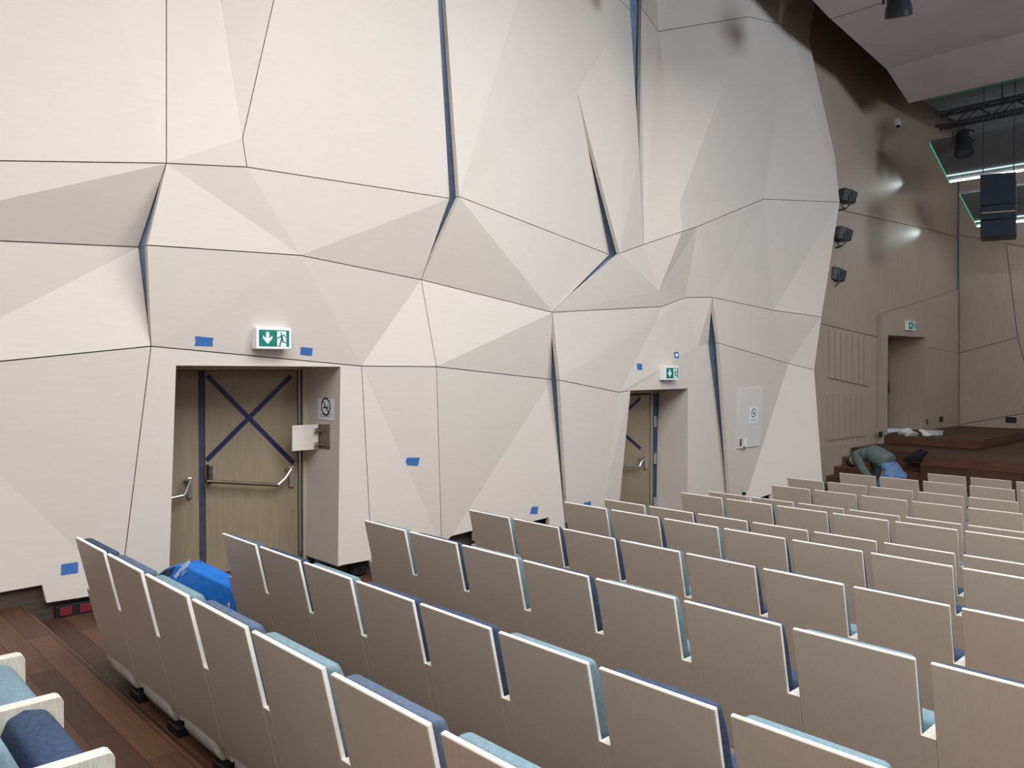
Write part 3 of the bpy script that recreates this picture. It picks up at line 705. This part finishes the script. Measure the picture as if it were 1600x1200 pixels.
# white detector box
c=on_sw(1400,192); t=thing('wall_detector',c-Vector((0,0,.06)),'small white detector box high on the stage side wall','detector')
obj('housing',MB().box((c.x-.09,c.y-.07,c.z-.06),(c.x+.07,c.y,c.z+.06)),M['white'],t,bevel=.006)
obj('lens',MB().box((c.x-.03,c.y-.074,c.z-.1),(c.x+.03,c.y-.02,c.z-.061)),M['black'],t)
# ================================================================ SEATS
S=.58; W=.521; HT=.895
def back_x(z): return .205*(1-z/HT)          # rear face of the back, leaning
def seat_meshes(fab,tagname):
    out={}
    y0,y1=-W/2,W/2; t=.02
    # backrest board: pale plywood edge, veneered faces
    zb=.165
    mb=MB(); a=[(back_x(zb),y0,zb),(back_x(zb),y1,zb),(back_x(HT),y1,HT),(back_x(HT),y0,HT)]
    b=[(x+t,y,z+.004) for x,y,z in a]
    mb.add(a+b,[(0,3,2,1)],0); mb.f[-1]=[0,3,2,1]
    mb.f.append([4,5,6,7]); mb.m.append(0)
    for f in ((0,1,5,4),(1,2,6,5),(2,3,7,6),(3,0,4,7)): mb.f.append(list(f)); mb.m.append(1)
    out['backrest']=mb.mesh('backrest',[M['backpanel'],M['pale']],.003,1)
    # back cushion
    mb=MB(); zc0,zc1=.475,HT-.004; ins=.022
    prof=[(back_x(zc0)+t+.004,zc0),(back_x(zc1)+t+.006,zc1),(back_x(zc1)+t+.07,zc1-.004),(back_x(zc1-.1)+t+.088,zc1-.1),(back_x(zc0)+t+.10,zc0)]
    mb.prism([Vector((x,y0+ins,z)) for x,z in prof],(0,W-2*ins,0))
    out['back_cushion']=mb.mesh('back_cushion',[fab],.022,3,True)
    # tipped-up seat cushion
    mb=MB(); prof=[(.28,.25),(.27,.475),(.295,.54),(.35,.56),(.415,.545),(.45,.495),(.44,.28),(.37,.22)]
    mb.prism([Vector((x,y0+.012,z)) for x,z in prof],(0,W-.024,0))
    out['seat_cushion']=mb.mesh('seat_cushion',[fab],.018,3,True)
    # armrest standard on the wall side (+Y) of the seat
    ya,yb=W/2+.0006,S-W/2-.0006
    az=.565
    prof=[(back_x(.12)+.0004,.12),(back_x(az)+.0004,az),(.462,az),(.474,az-.006),(.48,az-.02),(.48,.40),(.40,.14),(.34,.11)]
    n=len(prof)
    mb=MB(); A=[Vector((x,ya,z)) for x,z in prof]; mb.prism(A,(0,yb-ya,0),0)
    # rear face carries the back veneer
    me=mb.mesh('armrest',[M['arm'],M['backpanel']],.0006,1)
    for p in me.polygons:
        if p.normal.x<-.6: p.material_index=1
    out['armrest']=me
    # plinth under the seat
    mb=MB(); prof=[(.205,.05),(.172,.11),(.172,.19),(.36,.19),(.38,.10),(.36,.05)]
    mb.prism([Vector((x,-W/2+.10,z)) for x,z in prof],(0,W-.13,0))
    out['plinth']=mb.mesh('plinth',[M['arm']],.018,3,True)
    mb=MB(); mb.box((.185,-W/2+.02,0),(.40,-W/2+.17,.05)); mb.box((.24,-W/2+.07,.048),(.36,-W/2+.11,.12))
    out['foot']=mb.mesh('foot',[M['black']],.004,1)
    return out
SM={'teal':seat_meshes(M['teal'],'teal'),'navy':seat_meshes(M['navy'],'navy'),'slate':seat_meshes(M['slate'],'slate')}
FAB={'teal':'light teal','navy':'dark navy','slate':'slate blue'}
ORD=['first','second','third','fourth','fifth','sixth','seventh','eighth','ninth','tenth','eleventh','twelfth']
ROWN={1:'nearest full row',2:'second row from the camera',3:'third row from the camera',4:'fourth row from the camera',5:'fifth row from the camera',6:'sixth row from the camera',7:'seventh row from the camera',8:'eighth row from the camera',9:'ninth row from the camera',10:'third row from the stage',11:'second row from the stage',12:'short front row'}
ROWS={1:(1.349,1.402,5.197,0,8),2:(2.361,1.240,5.490,0,9),3:(3.354,1.232,5.198,0,10),4:(4.648,1.121,5.485,0,10),5:(5.589,1.112,5.191,0,10),6:(6.527,1.007,5.474,0,9),7:(7.499,.998,5.179,0,8),8:(8.498,.891,5.456,0,8),9:(9.561,.868,5.199,0,7),10:(10.543,.856,5.489,0,7),11:(11.581,.851,5.211,0,7),12:(12.741,.820,4.389,0,5)}
def proj(p):
    d=p-CAM; rt=d.x*CY-d.y*SY; fw=d.x*SY+d.y*CY; up=d.z
    dd=fw*CP+up*SP; u2=-fw*SP+up*CP
    return (800+F*rt/dd,600-F*u2/dd) if dd>.05 else (9999,9999)
def add_seat(X,Yc,zf,fab,label,group,parts=None):
    e=thing('auditorium_seat',(X,Yc,zf),label,'seat',group)
    for k,me in SM[fab].items():
        o=bpy.data.objects.new(k,me); COL.objects.link(o); o.parent=e
    return e
PATT={1:['navy','slate','teal','slate','teal','slate','teal','navy'],2:['slate','navy','teal','navy','navy','teal','navy','teal','navy'],
3:['teal','navy','teal','navy','teal','navy','teal','navy','teal','navy'],4:['teal','navy','navy','teal','navy','teal','navy','teal','navy','teal'],
5:['teal','navy','teal','navy','slate','navy','teal','navy'],6:['teal','navy','navy','slate','navy','navy','teal','navy'],7:['teal','navy','slate','navy','teal','navy','teal','navy']}
for r,(X,zt_,y0,_,n) in ROWS.items():
    pat=PATT.get(r) or ['teal' if (i*7+r*3)%5<2 else ('navy' if (i+r)%2 else 'slate') for i in range(12)]
    zf=tier(X+.25); zb_=zt_-HT
    for k in range(n):
        Yc=y0-k*S-W/2
        px=proj(Vector((X,Yc+W/2,zf+HT)))
        if px[0]>1600 or px[1]>1200: continue
        fab=pat[k%len(pat)]
        pos='at the wall end of' if k==0 else ORD[k]+' from the wall in'
        if r==12 and k==0: pos='nearest the stage steps in'
        elif r==12: pos=ORD[k]+' from the stage steps in'
        add_seat(X,Yc,zf,fab,'%s tip-up seat, %s the %s'%(FAB[fab],pos,ROWN[r]),'tip-up seats in rows')
# near row whose armrests show at the lower left
R0X=.315; R0Y=5.49
ns=[]
lab0=['light teal cushions, half cut off at the left edge','light teal tipped cushion between the two upper armrests at lower left','dark navy tipped cushion between two pale armrests at lower left','light teal cushion at the bottom left corner']
for k,(fab,lb) in {3:('teal','wood backed tip-up seat with light teal cushion cut off by the left edge'),4:('navy','wood backed tip-up seat with dark navy cushion between pale armrests at lower left'),5:('teal','wood backed tip-up seat with light teal cushion at the bottom left corner')}.items():
    Yc=R0Y-k*S-W/2+.06
    add_seat(R0X,Yc,TZ[0],fab,lb,'near row of seats behind the camera side')
# ================================================================ THINGS LYING ABOUT
# blue sack standing in front of the nearest row
SP0=Vector((2.47,5.58,0)); SN=Vector((.94,.342,0)).normalized()
on_s=lambda a,b,d=0: on_plane(a,b,SP0+SN*d,SN)
out=[(236,912),(243,899),(256,889),(272,883),(287,882),(312,894),(340,908),(358,916),(364,926),(366,1015),(240,1000)]
pts=[on_s(a,b) for a,b in out]; zfl=tier(2.2)
pts[-1].z=zfl+.002; pts[-2].z=zfl+.002
bag=thing('blue_sack',Vector((2.4,5.95,zfl)),'bulky blue printed sack standing in the aisle before the near door','sack')
mb=MB().prism(pts,SN*.17); body=obj('body',mb,M['bluebag'],bag,bevel=.03,bseg=4,smooth=True)
dk=[on_s(a,b,-.008) for a,b in ((239,912),(244,901),(257,891),(272,885),(268,893),(262,904),(253,920))]
obj('dark_flap',MB().prism(dk,SN*.02),M['bagdark'],bag,bevel=.004)
def text(body_,size,name,m,parent,origin,ex,ez,depth=.0006,bold=0):
    cu=bpy.data.curves.new(name,'FONT'); cu.body=body_; cu.size=size; cu.extrude=depth; cu.offset=bold
    o=bpy.data.objects.new(name,cu); COL.objects.link(o)
    dg=bpy.context.evaluated_depsgraph_get(); me=bpy.data.meshes.new_from_object(o.evaluated_get(dg))
    bpy.data.objects.remove(o); 
    me.materials.clear(); me.materials.append(m)
    ex=Vector(ex).normalized(); ez=Vector(ez).normalized(); n=ex.cross(ez)
    R=Matrix((ex,ez,n)).transposed().to_4x4(); me.transform(Matrix.Translation(origin)@R)
    o=link(name,me,parent)
    w=parent.matrix_basis.copy(); p=parent.parent
    while p: w=p.matrix_basis@w; p=p.parent
    me.transform(w.inverted()); return o
a=on_s(274,905,-.006); b=on_s(292,886,-.006); ex=(b-a).normalized(); ez=(-SN).cross(ex)
nn=ex.cross(ez)
text('sernitex',.066,'lettering',M['whiteprint'],bag,a,ex,ez,bold=.0012)
a2=on_s(284,900,-.005); text('services',.022,'small_lettering',M['whiteprint'],bag,a2,ex,ez)
a3=on_s(262,907,-.005); text('ny',.04,'small_lettering',M['whiteprint'],bag,a3,ex,ez)
# folded sheets sticking out at its end
c=on_plane(357,955,SP0-SN*.06,SN)
fs=thing('folded_sheet_stack',Vector((c.x,c.y,zfl)),'thin stack of pale and dark folded sheets leaning before the blue sack','sheets')
al=Vector((-SN.y,SN.x,0))
for i,m in enumerate(('paper','bagdark','bluebag','paper','bagdark')):
    q0=c-SN*(.012*i+.01); b0=q0+al*.09; b1=q0-al*.02-al*.0
    mb=MB().prism([Vector((b0.x,b0.y,zfl+.001)),Vector((b1.x,b1.y,zfl+.001)),Vector((b1.x,b1.y,c.z+.07-.012*i)),Vector((b0.x,b0.y,c.z-.04-.012*i))],-SN*.006)
    obj('sheet',mb,M[m],fs)
# crumpled clear bag and a small blue bundle by the wall aisle
def blob(name,c,r,m,label,cat,sub=3,amp=.25,fl=None):
    bm=bmesh.new(); bmesh.ops.create_icosphere(bm,subdivisions=sub,radius=1)
    rnd=random.Random(hash(name)%1000 if False else len(name))
    ph=[(rnd.uniform(2,5),rnd.uniform(2,5),rnd.uniform(2,5),rnd.uniform(0,6)) for _ in range(5)]
    for v in bm.verts:
        k=1
        for a,b,c_,d in ph: k+=amp/5*math.sin(a*v.co.x+b*v.co.y*1.3+c_*v.co.z+d)*2
        v.co=Vector((v.co.x*r[0],v.co.y*r[1],v.co.z*r[2]))*k
        if v.co.z<-r[2]*.8: v.co.z=-r[2]*.8
    for f in bm.faces: f.smooth=True
    me=bpy.data.meshes.new(name); bm.to_mesh(me); bm.free(); me.materials.append(m)
    o=link(name,me,None,c); return tag(o,label,cat)
zc=tier(2.2)
def aisle_blob(px,py,X,rx,nm,m,lb,cat,amp=.25):
    p=on_x(px,py,X); hh=(p.z-zc)/1.8
    return blob(nm,Vector((X,p.y,zc+hh*.8)),(rx,rx,hh),m,lb,cat,amp=amp)
aisle_blob(214,878,2.02,.11,'plastic_bag',M['clear'],'crumpled clear plastic bag in the aisle behind the nearest row','bag')
aisle_blob(234,888,2.02,.085,'blue_bundle',M['bluebag'],'small blue bundle between the clear plastic bag and the blue sack','bundle')
# red and black socket strips in the skirting, left end
c=on_y(121,949,6.77)
ss=thing('skirting_socket',Vector((c.x,6.76,tier(1.9))),'black skirting socket strip with two red outlets behind the nearest row','socket')
obj('plate',MB().box((c.x-.16,6.735,c.z-.05),(c.x+.13,6.775,c.z+.045)),M['black'],ss,bevel=.003)
for dx in (-.09,.05): obj('outlet',MB().box((c.x+dx-.045,6.726,c.z-.035),(c.x+dx+.045,6.736,c.z+.03)),M['red'],ss,bevel=.003)
c=on_y(557,888,6.78)
ss=thing('skirting_socket',Vector((c.x,6.76,tier(4.3))),'black skirting socket box at the foot of the wall right of the near door','socket')
obj('plate',MB().box((c.x-.09,6.735,c.z-.055),(c.x+.09,6.795,c.z+.05)),M['black'],ss,bevel=.003)
for dx in (-.04,.04): obj('outlet',MB().tube([(c.x+dx,6.737,c.z),(c.x+dx,6.728,c.z)],.025,12),M['blackmetal'],ss)
# small dark knob at the wall foot
c,n=on_facet(1161,771); t=obj('door_stop',MB().tube([c+n*.001,c+n*.035],[.03,.024],12),M['black']); tag(t,'small black knob low on the wall beyond the farther aisle door','stop')
# black coat heap on the stage edge
cb=on_x(1428,716,14.05)
def heap(name,pts,m,label,cat,th):
    mb=MB().prism(pts,th); return mb
hp=thing('black_bag',Vector((14.0,cb.y,-1.74+H)),'slumped black bag lying on the stage steps behind the bending person','bag')
o_=[(1409,722),(1413,714),(1421,711),(1428,706),(1437,703),(1444,705),(1441,712),(1438,721)]
mb=MB().prism([on_x(a,b,13.86) for a,b in o_],(.22,0,0)); obj('body',mb,M['black'],hp,bevel=.03,bseg=3,smooth=True)
mb=MB().tube([on_x(a,b,13.85) for a,b in ((1436,704),(1441,701),(1445,703))],.02,8); obj('strap',mb,M['blackmetal'],hp,smooth=True)
# white cloth and clear plastic on the podium
pc=on_z(1441,681,ZP)
wcl=thing('white_cloth',pc,'crumpled white cloth lying on the podium near the stage door','cloth')
w_=[(1434,671.5),(1438,672),(1444,676),(1447,679.5),(1450,681),(1450,683),(1441,683),(1442,680),(1440,676)]
mb=MB().prism([on_x(a,b,pc.x) for a,b in w_],(.2,0,0)); 
for i,v in enumerate(mb.v): mb.v[i]=(v[0],v[1],max(v[2],ZP+.002))
obj('folds',mb,M['white'],wcl,bevel=.015,bseg=2,smooth=True)
c=on_z(1424,681,ZP); blob('plastic_wrap',Vector((c.x-.1,c.y+.02,ZP+.055)),(.12,.13,.07),M['clear'],'crumpled clear plastic wrap left of the white cloth on the podium','wrap',amp=.5)
c=on_z(1458,680,ZP); q=thing('clear_box',Vector((c.x,c.y,ZP)),'flat pale plastic box right of the white cloth on the podium','box')
obj('body',MB().box((c.x-.1,c.y-.13,ZP+.001),(c.x+.15,c.y+.13,ZP+.075)),M['clear'],q,bevel=.01)
obj('lid',MB().box((c.x-.11,c.y-.14,ZP+.076),(c.x+.16,c.y+.14,ZP+.09)),M['clear'],q,bevel=.004)
# ================================================================ PERSON bending over the steps
def skin(name,verts,edges,radii,m,parent,sub=2,root=0):
    me=bpy.data.meshes.new(name); me.from_pydata([tuple(v) for v in verts],edges,[])
    o=bpy.data.objects.new(name,me); COL.objects.link(o)
    sm=o.modifiers.new('skin','SKIN'); sm.use_smooth_shade=True; sm.branch_smoothing=.6
    for i,sv in enumerate(me.skin_vertices[0].data):
        r=radii[i]; sv.radius=(r,r) if not isinstance(r,tuple) else r
        sv.use_root=(i==root)
    ss=o.modifiers.new('sub','SUBSURF'); ss.levels=sub; ss.render_levels=sub
    dg=bpy.context.evaluated_depsgraph_get(); me2=bpy.data.meshes.new_from_object(o.evaluated_get(dg)); me2.name=name
    bpy.data.objects.remove(o); me2.materials.clear(); me2.materials.append(m)
    for p in me2.polygons: p.use_smooth=True
    o=link(name,me2,parent)
    if parent is not None: me2.transform(Matrix.Translation(-parent.location))
    return o
fz=-2.31+H
pz=thing('person',Vector((12.86,4.98,fz)),'person bending forward over the stage steps in grey green top and blue jeans','person')
hip=Vector((12.86,4.96,fz+.79)); 
dirT=Vector((.20,.55,.07)).normalized()
chest=hip+dirT*.36+Vector((0,0,.10)); sh=hip+dirT*.55+Vector((0,0,.06)); neck=sh+Vector((.05,.10,-.04)); head=neck+Vector((.03,.10,-.09)); crown=head+Vector((.02,.07,-.10))
side=Vector((dirT.y,-dirT.x,0)).normalized()   # person's right, towards +X / -Y
hl=[hip-side*.0+side*s*.10+Vector((0,0,-.05)) for s in (1,-1)]
kn=[Vector((12.86+.05,5.06,fz+.44))+side*s*.13 for s in (1,-1)]
an=[Vector((12.83,4.94,fz+.09))+side*s*.12 for s in (1,-1)]
to=[a+Vector((.03,.17,-.055)) for a in an]
she=[sh+side*s*.19 for s in (1,-1)]
el=[she[0]+Vector((.02,-.06,-.28)),she[1]+Vector((-.02,-.16,-.26))]
wr=[el[0]+Vector((0,.08,-.24)),el[1]+Vector((-.02,-.17,-.17))]
ha=[wr[0]+Vector((0,.04,-.08)),wr[1]+Vector((0,-.07,-.05))]
V_=[hip,chest,sh,neck,head,crown, hl[0],kn[0],an[0],to[0], hl[1],kn[1],an[1],to[1], she[0],el[0],wr[0],ha[0], she[1],el[1],wr[1],ha[1]]
E_=[(0,1),(1,2),(2,3),(3,4),(4,5),(0,6),(6,7),(7,8),(8,9),(0,10),(10,11),(11,12),(12,13),(2,14),(14,15),(15,16),(16,17),(2,18),(18,19),(19,20),(20,21)]
R_=[.08,.12,.11,.055,.085,.075,.06,.05,.04,.035,.06,.05,.04,.035,.06,.045,.03,.035,.06,.045,.03,.035]
body=skin('body',V_,E_,R_,M['skin'],pz,2)
# fingers on both hands
for h_,w0 in ((ha[0],wr[0]),(ha[1],wr[1])):
    d=(h_-w0).normalized(); s2=d.cross(Vector((0,0,1))).normalized() if abs(d.z)<.95 else Vector((1,0,0))
    up=s2.cross(d)
    vs=[w0+d*.03]; es=[]; rs=[.022]
    for k in range(4):
        b0=h_+s2*(.026-.0175*k)+d*.0; L_=(.062,.072,.068,.055)[k]
        i=len(vs); vs+=[b0,b0+d*L_*.5-up*.008,b0+d*L_-up*.03]; es+=[(0,i),(i,i+1),(i+1,i+2)]; rs+=[.012,.0095,.008]
    b0=w0+d*.045+s2*.034; i=len(vs); vs+=[b0,b0+d*.035+s2*.02-up*.015]; es+=[(0,i),(i,i+1)]; rs+=[.012,.009]
    skin('hand',vs,es,rs,M['skin'],pz,1)
# jeans
pel=hip-dirT*.10+Vector((0,0,-.04))
V2=[hip+dirT*.13+Vector((0,0,.02)),pel,pel+side*.09+Vector((0,0,-.09)),kn[0],an[0]+Vector((0,0,.03)),pel-side*.09+Vector((0,0,-.09)),kn[1],an[1]+Vector((0,0,.03))]
skin('jeans',V2,[(0,1),(1,2),(2,3),(3,4),(1,5),(5,6),(6,7)],[.15,.165,.15,.10,.08,.15,.10,.08],M['jeans'],pz,2,1)
# top with sleeves
V3=[hip+dirT*.03+Vector((0,0,.02)),hip+dirT*.22+Vector((0,0,.09)),chest+Vector((0,0,.01)),sh,she[0],el[0],wr[0]+(el[0]-wr[0])*.15,she[1],el[1],wr[1]+(el[1]-wr[1])*.15,neck-dirT*.02]
skin('shirt',V3,[(0,1),(1,2),(2,3),(3,4),(4,5),(5,6),(3,7),(7,8),(8,9),(3,10)],[.158,.165,.165,.13,.095,.072,.055,.095,.072,.055,.07],M['shirt'],pz,2,1)
skin('hair',[head+Vector((0,0,.02)),head.lerp(crown,.6)+Vector((.005,.01,.01)),crown],[(0,1),(1,2)],[.088,.095,.08],M['hair'],pz,2)
for a,t_ in zip(an,to):
    skin('shoe',[a+Vector((0,-.03,-.045)),a+Vector((.01,.05,-.045)),t_+Vector((0,0,.012))],[(0,1),(1,2)],[.045,.046,.04],M['black'],pz,2)
nose=head+Vector((.05,.03,-.06))
skin('face',[head+Vector((.03,.0,-.04)),head+Vector((.055,.012,-.075)),head+Vector((.06,.03,-.09))],[(0,1),(1,2)],[.06,.035,.02],M['skin'],pz,1)
# ================================================================ LIGHT
def area(name,loc,size,power,col,rot=(0,0,0),spread=PI):
    l=bpy.data.lights.new(name,'AREA'); l.shape='RECTANGLE'; l.size,l.size_y=size; l.energy=power; l.color=col; l.spread=spread
    o=bpy.data.objects.new(name,l); COL.objects.link(o); o.location=loc; o.rotation_euler=rot; return o
area('area_light',(3.4,.2,5.35+H),(8.6,6.5),1240,(.955,.982,1.0))
area('area_light',(-2.2,-3.0,5.2+H),(3,6),430,(.955,.982,1.0))  # added fill behind the camera, lifts the near seat backs
area('area_light',(9.2,-2.6,4.5+H),(2.4,3),170,(.955,.982,1.0))  # added fill towards the stage, brightens the far end of the wall
area('area_light',(10.5,-8.3,3.0+H),(2.0,2.0),330,(.78,.88,1.0),Vector((.05,1,.46)).to_track_quat('-Z','Y').to_euler(),math.radians(100))  # added cool side fill, aimed up to brighten the ceiling
def spotl(loc,aim,power,ang,col):
    l=bpy.data.lights.new('led_spill_spot','SPOT'); l.energy=power; l.spot_size=math.radians(ang); l.spot_blend=.9; l.shadow_soft_size=.03; l.color=col
    o=bpy.data.objects.new('led_spill_spot',l); COL.objects.link(o); o.location=loc
    o.rotation_euler=Vector(aim).to_track_quat('-Z','Y').to_euler(); return o
for px,py in ((1440,284),(1466,361)):
    c=on_sw(px,py,.17); spotl(c,(-1,.05,-.10),16,40,(.8,.97,1.0))  # added spots imitating the spill of the LED strips on the wall
w=bpy.data.worlds.new('world'); SC.world=w; w.use_nodes=True
w.node_tree.nodes['Background'].inputs['Color'].default_value=(.75,.85,1.0,1); w.node_tree.nodes['Background'].inputs['Strength'].default_value=.30
# ================================================================ CAMERA
cam=bpy.data.cameras.new('camera'); cam.lens=36*F/1600; cam.sensor_width=36; cam.clip_start=.05; cam.clip_end=200
co=bpy.data.objects.new('camera',cam); COL.objects.link(co); co.location=CAM
fwd=Vector((SY*CP,CY*CP,SP)); co.rotation_euler=fwd.to_track_quat('-Z','Y').to_euler()
SC.camera=co
SC.view_settings.view_transform='Standard'; SC.view_settings.look='None'; SC.view_settings.gamma=1; SC.view_settings.use_curve_mapping=False
SC.view_settings.exposure=0.0
